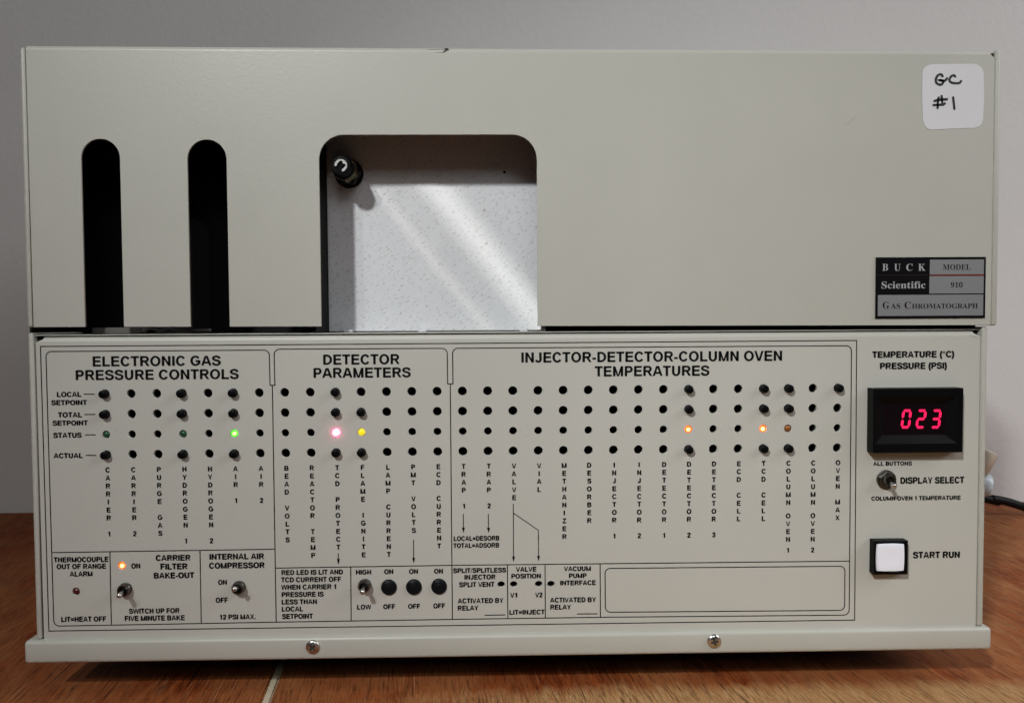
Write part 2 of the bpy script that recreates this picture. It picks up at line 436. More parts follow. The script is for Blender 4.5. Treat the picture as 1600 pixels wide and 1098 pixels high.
# ------------------------------------------------------------------ the room
def struct(o): o['kind'] = 'structure'; return o
TB = -.008                                    # table top
WALLY = ptz(20, 800, TB).y
wm = new_me('wall', [(-3, WALLY, -1.2), (3, WALLY, -1.2), (3, WALLY, 2.4), (-3, WALLY, 2.4),
                     (-3, WALLY+.1, -1.2), (3, WALLY+.1, -1.2), (3, WALLY+.1, 2.4), (-3, WALLY+.1, 2.4)],
            [(0, 1, 2, 3), (7, 6, 5, 4), (3, 2, 6, 7), (0, 4, 5, 1), (0, 3, 7, 4), (1, 5, 6, 2)])
struct(link('wall', wm, WALLM))

# table: two boards either side of a pale filled seam
table = bpy.data.objects.new('wooden_table', None); C.objects.link(table); table.location = (0, 0, 0)
table['label'] = 'worn reddish brown wooden table under the instrument'; table['category'] = 'table'
a = ptz(414, 1098, TB); c_ = ptz(437, 1040, TB); sd = (c_-a).normalized()
YF, YB = -.34, WALLY-.002
def sx_at(y, off): return a.x + sd.x/sd.y*(y-a.y) + off
hw = .0022
def board(name, xs, m=WOOD, zt=TB, zb=-.038):
    (x0f, x0b), (x1f, x1b) = xs
    bm = bmesh.new()
    vs = [bm.verts.new(p) for p in ((x0f, YF, zb), (x1f, YF, zb), (x1b, YB, zb), (x0b, YB, zb), (x0f, YF, zt), (x1f, YF, zt), (x1b, YB, zt), (x0b, YB, zt))]
    for f in ((3, 2, 1, 0), (4, 5, 6, 7), (0, 1, 5, 4), (1, 2, 6, 5), (2, 3, 7, 6), (3, 0, 4, 7)): bm.faces.new([vs[i] for i in f])
    bmesh.ops.bevel(bm, geom=list(bm.edges), offset=.0008, segments=2, affect='EDGES')
    return link(name, from_bm(name, bm), m, table)
board('board', ((-1.1, -1.1), (sx_at(YF, -hw), sx_at(YB, -hw))))
board('board', ((sx_at(YF, hw), sx_at(YB, hw)), (1.2, 1.2)))
board('seam_filler', ((sx_at(YF, -hw+.0001), sx_at(YB, -hw+.0001)), (sx_at(YF, hw-.0001), sx_at(YB, hw-.0001))), SEAM, TB-.0003, -.03)
for sx in (-1, 1):
    for y0 in (-.30, YB-.08):
        link('leg', box_me('leg', sx*1.0-.03, sx*1.0+.03, y0, y0+.06, -.75, -.038, r=.003), WOOD, table)

# ------------------------------------------------------------------ the instrument
gc = bpy.data.objects.new('gas_chromatograph', None); C.objects.link(gc)
gc['label'] = 'beige laboratory gas chromatograph with a printed control panel and red 023 display'
gc['category'] = 'lab instrument'
mm = .001
TZ0, TZ1 = 12*mm, 23.4*mm                      # base tray
XL, XR = -240*mm, 241.6*mm                   # lower cabinet outside
PX0, PX1 = -236.4*mm, 238.0*mm               # lower front panel
PZT = 175.2*mm                               # top of front panel
CY = -2*mm                                   # cover front plane
CX0, CX1 = -239*mm, 245.2*mm                 # cover outside
CZ0, CZ1 = 179.3*mm, 316.4*mm
DEP = .31

# feet
fm = lathe('foot', [(.009, 0), (.010, 0), (.011, .019), (.011, .0205)], 24)
for v_ in fm.vertices: v_.co = (v_.co.x, v_.co.z, .0125+v_.co.y)
for x in (-.20, .20):
    for y in (.085, .27): link('rubber_foot', fm, RUBBER, gc, (x, y, 0))

# base tray with rounded lower edge, open behind its lip
tray = bmesh.new()
bm_box(tray, -245.2*mm, 245.0*mm, -2.6*mm, DEP, TZ0, TZ1, r=.0018, seg=4)
tm = shade(from_bm('base_tray', tray), 60)
traym = link('base_tray', tm, PAINT, gc)
link('tray_bounce_blocker', box_me('tray_bounce_blocker', -240*mm, 240*mm, .003, DEP-.004, TZ0-.0012, TZ0-.0001), DARK, gc)  # added unseen dark sheet, stops bounce light under the tray

# cabinet sides
def side(name, x0, x1, y0, y1, z0, z1, r):
    me = box_me(name, x0, x1, y0, y1, z0, z1, r=r, seg=3); shade(me, 60); return link(name, me, PAINT, gc)
side('side_panel', XL, XL+2.6*mm, -.0006, DEP, TZ1, 177.4*mm, .0011)
side('side_panel', XR-3.0*mm, XR, -.0006, DEP, TZ1, 177.4*mm, .0011)
top_me = box_me('top_plate', XL+2.8*mm, XR-3.2*mm, 1.0*mm, DEP, 175.8*mm, 176.3*mm, r=.0002, seg=2)
link('top_plate', top_me, PAINT, gc)

# control panel ------------------------------------------------------
COLP, R0, RP = 12.7*mm, 146.8*mm, 10.153*mm
COLX0 = -203*mm
def colx(i): return COLX0+i*COLP
def rowz(j): return R0-j*RP
BUT = {0: (0, 1, 3), 3: (0, 1, 3), 5: (0, 1, 3), 9: (0, 1, 3), 10: (1, 3), 23: (0, 1, 3), 26: (0, 1, 3), 27: (0, 1, 3), 29: (0,)}
loops = []
r = 2.2*mm
bend = 2.6*mm
zt = PZT-bend
loops.append([(PX0, TZ1), (PX1, TZ1), (PX1, zt), (PX0, zt)])
for i in range(30):
    for j in range(4):
        loops.append(circle(colx(i), rowz(j), 2.28*mm if j != 2 else 2.0*mm, n=26))
sw = [((191.5, 922.9), (186.3, 930.4)), ((370.5, 919.9), (366.3, 919.6)), ((568.3, 916.7), (566.0, 924.6)), ((1391.0, 751.4), (1396.2, 758.8))]
lamps2 = [(118.8, 923.6), (190.1, 883.3)]
for p in lamps2: loops.append(circle(*P2(*p), 2.0*mm, n=26))
small = [(783.1, 912.7), (802.6, 912.4), (841.7, 912), (861, 912)]
for p in small: loops.append(circle(*P2(*p), 1.95*mm, 1.65*mm, n=26))
pm = plate_me('control_panel', loops, 3.0*mm)
# rolled top edge with clipped corners
vs, fs = [], []
N = 8
for k in range(N+1):
    a_ = PI/2*k/N; y = bend-bend*math.cos(a_); z = zt+bend*math.sin(a_)
    ins = 0 if k == 0 else 3.4*mm*min(1, k/3)
    vs += [(PX0+ins, y, z), (PX1-ins*.9, y, z)]
for k in range(N): fs.append((2*k, 2*k+1, 2*k+3, 2*k+2))
vs += [(PX0+3.4*mm, .0038, PZT), (PX1-3.1*mm, .0038, PZT)]; fs.append((2*N, 2*N+1, 2*N+3, 2*N+2))
bm = bmesh.new(); bm.from_mesh(pm)
bmv = [bm.verts.new(v_) for v_ in vs]
for f in fs:
    ff = bm.faces.new([bmv[i] for i in f]); ff.smooth = True
bm.to_mesh(pm); bm.free()
panel = link('control_panel', pm, PANEL, gc)
# dark board behind the holes
link('circuit_board', box_me('circuit_board', PX0+.003, PX1-.003, 6.2*mm, 8*mm, TZ1+.002, PZT-.006), DARK, gc)
# added black filler that paints the shade in the seams around the panel
link('panel_gap_shade', box_me('panel_gap_shade', XL+2.7*mm, XR-3.1*mm, 3.1*mm, 7*mm, 170*mm, 175.7*mm), GAP, gc)

# printed lines -------------------------------------------------------
YL = -.00008
LW = .48*mm
def arc_px(cx, cy, rr, a0, a1, n=6):
    return [(cx+rr*math.cos(math.radians(a0+(a1-a0)*i/n)), cy-rr*math.sin(math.radians(a0+(a1-a0)*i/n))) for i in range(n+1)]
L = []
L.append([(63.3, 541.2), (1338.5, 531.8), (1335.3, 968), (76.5, 985.1), (63.3, 541.2)])
L.append([(422.1, 601.7), (420.9, 557)] + arc_px(412.5, 555.3, 8.5, 0, 90) [1:] + [(80.5, 549)] + arc_px(80.3, 557.3, 8.3, 90, 180)[1:] +
         [(84, 967)] + arc_px(93, 968.3, 9, 180, 270)[1:] + [(431.6, 971.2), (706.9, 966.9), (938.2, 963.6), (1319, 960.3)] +
         arc_px(1318.5, 951.8, 8.3, 270, 360)[1:] + [(1327.4, 875.6), (1330.4, 549)] + arc_px(1322, 548.3, 8.3, 0, 90)[1:] +
         [(714.9, 544)] + arc_px(715.6, 552.2, 8.3, 90, 180)[1:] + [(707.8, 599.5), (699.5, 599.6), (699.0, 554)] +
         arc_px(690.6, 552.4, 8.3, 0, 90)[1:] + [(436.5, 545.4)] + arc_px(436.8, 553.9, 8.4, 90, 180)[1:] + [(429.6, 601.7), (422.1, 601.7)])
L.append([(425.6, 601.7), (431.6, 971.2)])
L.append([(703.6, 599.6), (706.9, 966.9)])
L.append([(82.2, 862.7), (429.8, 857.4)])
L.append([(171.8, 861.4), (174.1, 975.4)]); L.append([(312.6, 859.3), (314.6, 973)])
L.append([(430.3, 886.9), (706.3, 882.6), (1327.3, 876)])
L.append([(548, 885), (548.8, 969.3)]); L.append([(792.8, 881.7), (793.5, 965.6)]); L.append([(851.6, 881.1), (852.1, 964.9)]); L.append([(937.6, 880.2), (938.2, 963.6)])
L.append(arc_px(953.3, 895.4, 8, 90, 180) + [(945.9, 948)] + arc_px(953.9, 947.8, 8, 180, 270)[1:] + [(1312, 952.9)] + arc_px(1311.7, 944.9, 8, 270, 360)[1:] + [(1320.1, 892)] + arc_px(1312.1, 892, 8, 0, 90)[1:] + [(953.3, 887.4)])
link('printed_border', stroke_me('printed_border', [[P2(*p) for p in q] for q in L], LW, YL), INK, panel)
A = [[(130.9, 615.6), (147.7, 615.5)], [(132, 647.2), (148.8, 647.1)], [(133.1, 679), (149.6, 678.9)], [(134.2, 711), (150.4, 710.9)],
     [(757.2, 960.4), (789.6, 959.8)], [(901.4, 958.5), (933.5, 958.2)]]
for q in A: link('printed_dash', stroke_me('printed_dash', [[P2(*p) for p in q]], LW, YL-.00004), INK, panel)
arrows = [[(724, 802.4), (724.2, 831)], [(763, 801.9), (763.3, 831)], [(802.1, 786.8), (802.5, 876)], [(528.6, 864), (528.9, 880)], [(646.2, 842.9), (646.5, 878)], [(802.2, 801), (841.3, 827.8), (841.5, 875)]]
for q in arrows:
    g = [P2(*p) for p in q]
    me = stroke_me('printed_arrow', [g], .40*mm, YL-.00004)
    bm = bmesh.new(); bm.from_mesh(me); x, z = g[-1]; Ya = YL-.00006
    bm.faces.new([bm.verts.new(p) for p in ((x-.75*mm, Ya, z+2.4*mm), (x, Ya, z-.5*mm), (x+.75*mm, Ya, z+2.4*mm))])
    bm.to_mesh(me); bm.free()
    link('printed_arrow', me, INK, panel)

# printed words: (lines, name) with photo-measured extents ----------------
def words(name, rows, parent=panel, Y=YL, m=INK, off=BOLD, cap=None, label=None):
    items = []
    for (t, x0, x1, yt, yb) in rows:
        xm = (x0+x1)/2
        zb = pt(xm, yb, Y).z; z_t = pt(xm, yt, Y).z
        items.append((t, pt(x0, yb, Y).x, pt(x1, yb, Y).x, zb, z_t, 0 if z_t-zb > 4*mm else 26, cap or (CAPH, CAPB)))
    return link(name, text_me(name, items, Y), m, parent, label=label or 'black printed words ' + ' '.join(r_[0] for r_ in rows))
for rows in [
    [('ELECTRONIC GAS', 144.9, 345.2, 556.2, 571.6), ('PRESSURE CONTROLS', 118.3, 373.2, 577.4, 592.8)],
    [('DETECTOR', 505, 624.7, 553.6, 569.2), ('PARAMETERS', 489.9, 642, 574.4, 589.8)],
    [('INJECTOR-DETECTOR-COLUMN OVEN', 814.6, 1222.1, 549.2, 564.9), ('TEMPERATURES', 929.3, 1108.6, 571.6, 587.3)],
    [('LOCAL', 88.8, 127.1, 612.1, 619.8), ('SETPOINT', 80, 135.9, 625, 632.6)],
    [('TOTAL', 90.8, 128.2, 644, 651.7), ('SETPOINT', 82, 137.2, 656.9, 664.4)],
    [('STATUS', 83.1, 127.9, 675.9, 683.6)], [('ACTUAL', 83.6, 129.5, 707.8, 715.3)],
    [('THERMOCOUPLE', 84.3, 169.5, 869.8, 877.6), ('OUT OF RANGE', 88.4, 165.7, 880.5, 888.2), ('ALARM', 108.9, 144.8, 892.3, 899.9)],
    [('LIT=HEAT OFF', 95.6, 166, 962.8, 970.6)], [('ON', 205.1, 219.3, 879.9, 887.5)],
    [('CARRIER', 243.3, 297.8, 866.6, 875.3), ('FILTER', 250.6, 293.2, 880, 888.9), ('BAKE-OUT', 240.2, 303.6, 894.1, 902.8)],
    [('SWITCH UP FOR', 201.3, 280.7, 950, 957.6), ('FIVE MINUTE BAKE', 195, 288.8, 961.2, 968.9)],
    [('INTERNAL AIR', 327.3, 412.8, 864.6, 873.3), ('COMPRESSOR', 326.5, 413.7, 878.5, 887.3)],
    [('ON', 340.7, 354.6, 905.4, 913)], [('OFF', 336.9, 356, 933.2, 940.8)], [('12 PSI MAX.', 343.6, 399.8, 959.4, 966.9)],
    [('RED LED IS LIT AND', 439.7, 536.2, 889.8, 897.2), ('TCD CURRENT OFF', 439.4, 533, 901.1, 908.6), ('WHEN CARRIER 1', 439.4, 525.4, 912.7, 920.2),
     ('PRESSURE IS', 440, 506, 924.3, 931.8), ('LESS THAN', 440, 495.3, 935.9, 943.3), ('LOCAL', 440.3, 473.6, 947.2, 954.6), ('SETPOINT', 440.6, 488.9, 958.5, 966)],
    [('HIGH', 556.1, 580.2, 889.8, 897)], [('LOW', 557.9, 579.9, 944.2, 951.5)],
    [('ON', 600.2, 614.7, 888.9, 896.2)], [('ON', 639, 653.2, 888.6, 895.9)], [('ON', 678.1, 692.3, 888.2, 895.5)],
    [('OFF', 598.7, 617.3, 943.5, 950.9)], [('OFF', 637.5, 656.4, 943, 950.3)], [('OFF', 676.9, 695.5, 942.2, 949.6)],
    [('SPLIT/SPLITLESS', 707.9, 791.1, 886.9, 894.2), ('INJECTOR', 725.6, 774.3, 897.3, 904.7), ('SPLIT VENT', 717.2, 772.5, 908.9, 916.4)],
    [('ACTIVATED BY', 715.2, 786.7, 934.1, 941.6), ('RELAY', 715.2, 747.6, 945.6, 953)], [('V1', 797.2, 808.2, 925.6, 933)], [('V2', 836.2, 847.8, 925.2, 932.6)],
    [('LOCAL=DESORB', 708.8, 780.4, 837, 844.2), ('TOTAL=ADSORB', 708.5, 780.1, 848, 855.2)],
    [('VALVE', 806.1, 838.2, 885.2, 892.4), ('POSITION', 798.9, 845.2, 895.9, 903)], [('LIT=INJECT', 795.7, 851, 952.2, 959.4)],
    [('VACUUM', 881.1, 923.4, 884.3, 891.5), ('PUMP', 888.9, 916.7, 895.2, 902.4), ('INTERFACE', 875.3, 930.9, 906.4, 913.6)],
    [('ACTIVATED BY', 859.4, 931.5, 932.9, 940.3), ('RELAY', 859.7, 892.4, 944.2, 951.5)],
    [('TEMPERATURE (\u00b0C)', 1363, 1491.1, 548.8, 558.4), ('PRESSURE (PSI)', 1374.8, 1479.6, 566.6, 576.2)],
    [('ALL BUTTONS', 1364.3, 1425.1, 721.0, 727)], [('DISPLAY SELECT', 1406.7, 1506.5, 745.1, 754.8)],
    [('COLUMN OVEN 1 TEMPERATURE', 1361.3, 1501, 774.7, 781)], [('START RUN', 1426.2, 1499.8, 861.5, 871.2)]]:
    words('printed_legend', rows)
cols = ['CARRIER 1', 'CARRIER 2', 'PURGE GAS', 'HYDROGEN 1', 'HYDROGEN 2', 'AIR 1', 'AIR 2', 'BEAD VOLTS', 'REACTOR TEMP', 'TCD PROTECT', 'FLAME IGNITE',
        'LAMP CURRENT', 'PMT VOLTS', 'ECD CURRENT', 'TRAP 1', 'TRAP 2', 'VALVE', 'VIAL', 'METHANIZER', 'DESORBER', 'INJECTOR 1', 'INJECTOR 2',
        'DETECTOR 1', 'DETECTOR 2', 'DETECTOR 3', 'ECD CELL', 'TCD CELL', 'COLUMN OVEN 1', 'COLUMN OVEN 2', 'OVEN MAX']
for i, t in enumerate(cols):
    items = []; z = rowz(3)-7.6*mm; pitch = 4.03*mm
    for k, ch in enumerate(t):
        if ch == ' ':
            z -= pitch*((.70 if t[:6] == 'COLUMN' and k < 8 else .38) if t[:6] == 'COLUMN' else 1.0); continue
        items.append((ch, colx(i)+.35*mm, None, z-1.22*mm, z+1.22*mm, 22, (CAPH, CAPB))); z -= pitch
    link('printed_legend', text_me('printed_legend', items, YL), INK, panel, label='black printed column legend ' + t)

# push buttons, lamps ------------------------------------------------------
bme = lathe('push_button', [(2.05*mm, -4*mm), (2.05*mm, 2.3*mm), (1.95*mm, 2.75*mm), (1.6*mm, 3.0*mm), (.8*mm, 3.12*mm), (0, 3.15*mm)], 28); shade(bme, 40)
for i, rs in BUT.items():
    for j in rs:
        link('push_button', bme, BLACKP, gc, (colx(i), 0, rowz(j)))
ledme = lathe('lamp_lens', [(1.72*mm, -5*mm), (1.72*mm, -.9*mm), (1.6*mm, -.35*mm), (1.25*mm, .1*mm), (.7*mm, .38*mm), (0, .48*mm)], 24); shade(ledme, 80)
core = lathe('glowing_die', [(1.05*mm, -.3*mm), (.98*mm, .32*mm), (.7*mm, .56*mm), (.35*mm, .66*mm), (0, .68*mm)], 20); shade(core, 80)
def led(x, z, m, label, mcore=None, proud=0, dx=0, dz=0):
    o = link('status_lamp', ledme, None, gc, (x, -proud, z), label)
    if not ledme.materials: ledme.materials.append(m)
    o.material_slots[0].link = 'OBJECT'; o.material_slots[0].material = m
    if mcore:
        c = link('glowing_die', core, None, o, (dx, -.0001, dz))
        if not core.materials: core.materials.append(mcore)
        c.material_slots[0].link = 'OBJECT'; c.material_slots[0].material = mcore
GOFF = mat('dark_green_lens', (.012, .065, .030), .25)[0]
AOFF = mat('amber_lens_off', (.24, .075, .012), .25)[0]
ROFF = mat('dark_red_lens', (.075, .006, .008), .25)[0]
GON = led_mat('green_glow', (.10, .9, .03), 1.1, (.03, .3, .03)); GCORE = led_mat('green_core', (.35, 1.0, .12), 3)
RON = led_mat('red_glow', (1.0, .08, .24), 12, (.3, .02, .05)); RCORE = led_mat('red_core', (1.0, .40, .62), 16)
YON = led_mat('yellow_glow', (.78, .60, .015), .85, (.5, .4, .02))
OON = led_mat('orange_glow', (1.0, .13, .008), 1.5, (.4, .1, .01)); OCORE = led_mat('orange_core', (1.0, .50, .14), 3.4)
sz = rowz(2)
led(colx(0), sz, GOFF, 'unlit dark green status lamp'); led(colx(3), sz, GOFF, 'unlit dark green status lamp')
led(colx(5), sz, GON, 'lit bright green status lamp', GCORE, .0002, .3*mm, 0)
led(colx(9), sz, RON, 'lit pinkish red status lamp glowing on the panel', RCORE, .0010)
led(colx(10), sz, YON, 'lit yellow status lamp', None, 0)
led(colx(23), sz, OON, 'lit orange status lamp', OCORE, 0, -.15*mm, -.1*mm)
led(colx(26), sz, OON, 'lit orange status lamp', OCORE, 0, -.25*mm, -.15*mm)
led(colx(27), sz, AOFF, 'unlit amber status lamp')
x, z = P2(*lamps2[0]); led(x, z, ROFF, 'unlit dark red alarm lamp')
x, z = P2(*lamps2[1]); led(x, z, OON, 'lit orange status lamp beside the word ON', OCORE, 0, .3*mm, 0)
# round hole plugs
pgm = lathe('hole_plug', [(4.0*mm, -.2*mm), (4.0*mm, .5*mm), (3.7*mm, 1.0*mm), (3.1*mm, 1.3*mm), (2.9*mm, 1.25*mm), (2.6*mm, 1.42*mm), (2.0*mm, 1.5*mm), (1.8*mm, 1.45*mm), (1.5*mm, 1.6*mm), (0, 1.65*mm)], 40); shade(pgm, 30)
for p in ((607.7, 916.7), (646.8, 916.3), (686, 915.4)):
    x, z = P2(*p); link('hole_plug', pgm, CAPM, gc, (x, 0, z))
# stud rings telegraphing through the overlay
def torus_me(R, rr, n=36, k=6):
    vs, fs = [], []
    for i in range(n):
        for j in range(k):
            a_, b_ = 2*PI*i/n, 2*PI*j/k
            vs.append(((R+rr*math.cos(b_))*math.cos(a_), -rr*math.sin(b_)*.6, (R+rr*math.cos(b_))*math.sin(a_)))
    for i in range(n):
        for j in range(k):
            fs.append((i*k+j, ((i+1) % n)*k+j, ((i+1) % n)*k+(j+1) % k, i*k+(j+1) % k))
    return new_me('stud_ring', vs, fs)
tor = torus_me(2.55*mm, .11*mm)
for p in ((186, 678.2), (349.2, 677.5), (505.6, 676), (663.7, 674), (821.2, 672.6), (977.4, 671.4), (1133.8, 670.2), (1289.6, 669.4)):
    x, z = P2(*p); link('stud_ring', tor, PANEL, panel, (x, 0, z), smooth=True)

# toggle switches ------------------------------------------------------
def toggle(cpx, tpx, big=False, label=None):
    face = 3.4*mm if not big else 4.2*mm
    c = pt(*cpx, -face); tip = pt(*tpx, -9.0*mm)
    rB = 3.05*mm
    body = lathe('toggle_switch', [(rB*.98, -.3*mm), (rB*.98, face*.35), (rB*1.02, face*.4), (rB*.96, face*.5), (rB*1.02, face*.6), (rB*.96, face*.7), (rB*1.0, face*.85), (rB*.93, face), (rB*.70, face), (rB*.62, face-.6*mm), (rB*.55, face-2.5*mm)], 32)
    shade(body, 40)
    o = link('toggle_switch', body, NICKEL, gc, (c.x, 0, c.z), label)
    cup = lathe('boot', [(rB*.60, face-1.4*mm), (rB*.3, face-1.2*mm), (0, face-1.2*mm)], 24)
    link('boot', cup, DARK, o)
    if big:
        nut = lathe('hex_nut', [(5.0*mm, -.2*mm), (5.0*mm, .5*mm), (4.9*mm, .7*mm), (4.4*mm, .72*mm)], 6)
        hx = lathe('hex_nut', [(4.55*mm, .72*mm), (4.55*mm, 2.2*mm), (4.1*mm, 2.6*mm), (3.0*mm, 2.6*mm)], 6)
        for f, ob in ((36, 0),):
            wsh = lathe('washer', [(4.95*mm, -.2*mm), (4.95*mm, .7*mm), (4.7*mm, .85*mm), (2*mm, .85*mm)], 36); shade(wsh, 40)
            link('washer', wsh, NICKEL, o)
        link('hex_nut', hx, NICKEL, o).rotation_euler = (0, .35, 0)
    else:
        ring = lathe('hex_nut', [(rB*1.06, -.2*mm), (rB*1.06, .8*mm), (rB*.9, 1.0*mm)], 24); shade(ring, 40)
        link('hex_nut', ring, NICKEL, o)
    base = Vector((0, -(face-1.6*mm), 0)); t = tip-Vector((c.x, 0, c.z))
    n = 9; pts = [base.lerp(t, k/n) for k in range(n+1)]
    rad = [(.75+.50*k/n)*mm for k in range(n+1)]
    d = (t-base).normalized()
    pts += [t+d*.5*mm, t+d*.85*mm, t+d*1.02*mm]; rad += [1.12*mm, .7*mm, .12*mm]
    lv = tube_me('lever', pts, 1*mm, 16, rad)
    link('lever', lv, STEEL, o)
toggle(*sw[0], label='bake-out toggle switch with its lever down'); toggle(*sw[1], label='air compressor toggle switch with its lever level')
toggle(*sw[2], label='high low toggle switch with its lever down'); toggle(*sw[3], True, 'display select toggle switch on a large nut')

# digital display ------------------------------------------------------
DT = 6.6*mm
dx0, dz1 = P2(1365.5, 607.2, -DT); dx1, dz0 = P2(1505, 706.6, -DT)
def zz(px, py, Y): return P2(1340+px/8.421, 590+py/8.421, Y)
bz = bmesh.new()
def quadstrip(bm, a, b_):      # between two rectangles given as 4 corners each
    A_ = [bm.verts.new(p) for p in a]; B_ = [bm.verts.new(p) for p in b_]
    for i in range(4): bm.faces.new((A_[i], A_[(i+1) % 4], B_[(i+1) % 4], B_[i]))
def rect3(x0, x1, z0, z1, y): return [(x0, y, z0), (x1, y, z0), (x1, y, z1), (x0, y, z1)]
ax0, az1 = zz(238, 255, -DT); ax1, az0 = zz(1312, 862, -DT)
bx0, bz1 = zz(330, 345, -DT+2.6*mm); bx1, bz0 = zz(1158, 745, -DT+2.6*mm)
ch = .5*mm
quadstrip(bz, rect3(dx0, dx1, dz0, dz1, .0002), rect3(dx0, dx1, dz0, dz1, -DT+ch))
quadstrip(bz, rect3(dx0, dx1, dz0, dz1, -DT+ch), rect3(dx0+ch, dx1-ch, dz0+ch, dz1-ch, -DT))
quadstrip(bz, rect3(dx0+ch, dx1-ch, dz0+ch, dz1-ch, -DT), rect3(ax0, ax1, az0, az1, -DT))
quadstrip(bz, rect3(ax0, ax1, az0, az1, -DT), rect3(bx0, bx1, bz0, bz1, -DT+2.6*mm))
bmesh.ops.remove_doubles(bz, verts=bz.verts, dist=1e-6); bmesh.ops.recalc_face_normals(bz, faces=bz.faces)
disp = link('digital_display', from_bm('digital_display', bz), mat('display_bezel', (.003, .003, .0035), .40, 0, .08)[0], gc, label='black digital display reading 023 in red')
link('lens', box_me('lens', bx0-.001, bx1+.001, -DT+2.55*mm, -DT+3.4*mm, bz0-.001, bz1+.001), mat('dark_filter', (.006, .003, .004), .12)[0], disp)
SEG = led_mat('red_segment', (1.0, .010, .095), 1.25, (.2, .01, .02))
YS = -DT+2.45*mm
segs = {'0': 'abcdef', '2': 'abged', '3': 'abgcd'}
def seg_polys(ch, px0):
    # slanted seven-segment figure in zoomed drawing units
    w, h, t = 126, 252, 16.5
    def sl(u, v): return (px0+u - (v/h)*30, 415+v)
    g = 5
    H = lambda v: [(t*.6+g, v), (t*1.5+g, v-t), (w-t*1.5-g, v-t), (w-t*.6-g, v), (w-t*1.5-g, v+t), (t*1.5+g, v+t)]
    Vv = lambda u, v0, v1: [(u, v0+g+4), (u+t, v0+t+g+4), (u+t, v1-t-g-4), (u, v1-g-4), (u-t, v1-t-g-4), (u-t, v0+t+g+4)]
    D = {'a': H(t), 'g': H(h/2), 'd': H(h-t), 'f': Vv(t, t, h/2), 'e': Vv(t, h/2, h-t), 'b': Vv(w-t, t, h/2), 'c': Vv(w-t, h/2, h-t)}
    return [[sl(*p) for p in D[s_]] for s_ in segs[ch]]
for chh, px0 in (('0', 592), ('2', 788), ('3', 986)):
    vs, fs = [], []
    for poly in seg_polys(chh, px0):
        o_ = len(vs); vs += [(zz(*p, YS)[0], YS, zz(*p, YS)[1]) for p in poly]; fs.append(tuple(range(o_, o_+6)))
    link('digit', new_me('digit', vs, fs), SEG, disp, label='glowing red seven segment figure ' + chh)

# start button ------------------------------------------------------
ST = 5.0*mm
x0, z1 = P2(1366.5, 845.2, -ST); x1, z0 = P2(1418.8, 897.2, -ST)
bt = bmesh.new(); ch = .35*mm
cxm, czm = (x0+x1)/2, (z0+z1)/2
hw_ = (x1-x0)/2
def bulge(cx, cz, hx, hz, b_, y, n=6):
    out = []
    for s in range(4):
        for i in range(n):
            t = -1+2*i/n; k = 1+b_*(1-t*t)
            p = [(t*hx, -hz*k), (hx*k, t*hz), (-t*hx, hz*k), (-hx*k, -t*hz)][s]
            out.append((cx+p[0], y, cz+p[1]))
    return out
def ringstrip(bm, a, b_):
    A_ = [bm.verts.new(p) for p in a]; B_ = [bm.verts.new(p) for p in b_]; n = len(A_)
    for i in range(n): bm.faces.new((A_[i], A_[(i+1) % n], B_[(i+1) % n], B_[i]))
def rectn(cx, cz, hx, hz, y, n=6):
    return bulge(cx, cz, hx, hz, 0, y, n)
wx0, wz1 = P2(1340+385/12.2, 825+315/12.2, -ST-.001); wx1, wz0 = P2(1340+885/12.2, 825+810/12.2, -ST-.001)
wcx, wcz, whx, whz = (wx0+wx1)/2, (wz0+wz1)/2, (wx1-wx0)/2, (wz1-wz0)/2
ringstrip(bt, rectn(cxm, czm, hw_, (z1-z0)/2, .0002), rectn(cxm, czm, hw_, (z1-z0)/2, -ST+ch))
ringstrip(bt, rectn(cxm, czm, hw_, (z1-z0)/2, -ST+ch), rectn(cxm, czm, hw_-ch, (z1-z0)/2-ch, -ST))
ringstrip(bt, rectn(cxm, czm, hw_-ch, (z1-z0)/2-ch, -ST), bulge(wcx, wcz, whx+.0002, whz+.0002, .045, -ST))
ringstrip(bt, bulge(wcx, wcz, whx+.0002, whz+.0002, .045, -ST), bulge(wcx, wcz, whx+.0002, whz+.0002, .045, -ST+.003))
bmesh.ops.remove_doubles(bt, verts=bt.verts, dist=1e-6); bmesh.ops.recalc_face_normals(bt, faces=bt.faces)
sb = link('start_button', from_bm('start_button', bt), BLACKP, gc, label='square white start button in a black bezel')
kb = bmesh.new(); prev = None
for k, (sc, y) in enumerate(((1, -ST+.003), (1, -ST-.0006), (.97, -ST-.0010), (.90, -ST-.0011), (.5, -ST-.0009), (.02, -ST-.0008))):
    ringp = bulge(wcx, wcz, whx*sc, whz*sc, .045, y)
    cur = [kb.verts.new(p) for p in ringp]
    if prev:
        for i in range(len(cur)): kb.faces.new((prev[i], prev[(i+1) % len(cur)], cur[(i+1) % len(cur)], cur[i]))
    prev = cur
kb.faces.new(prev); bmesh.ops.recalc_face_normals(kb, faces=kb.faces)
link('key_cap', shade(from_bm('key_cap', kb), 50), WHITEP, sb)

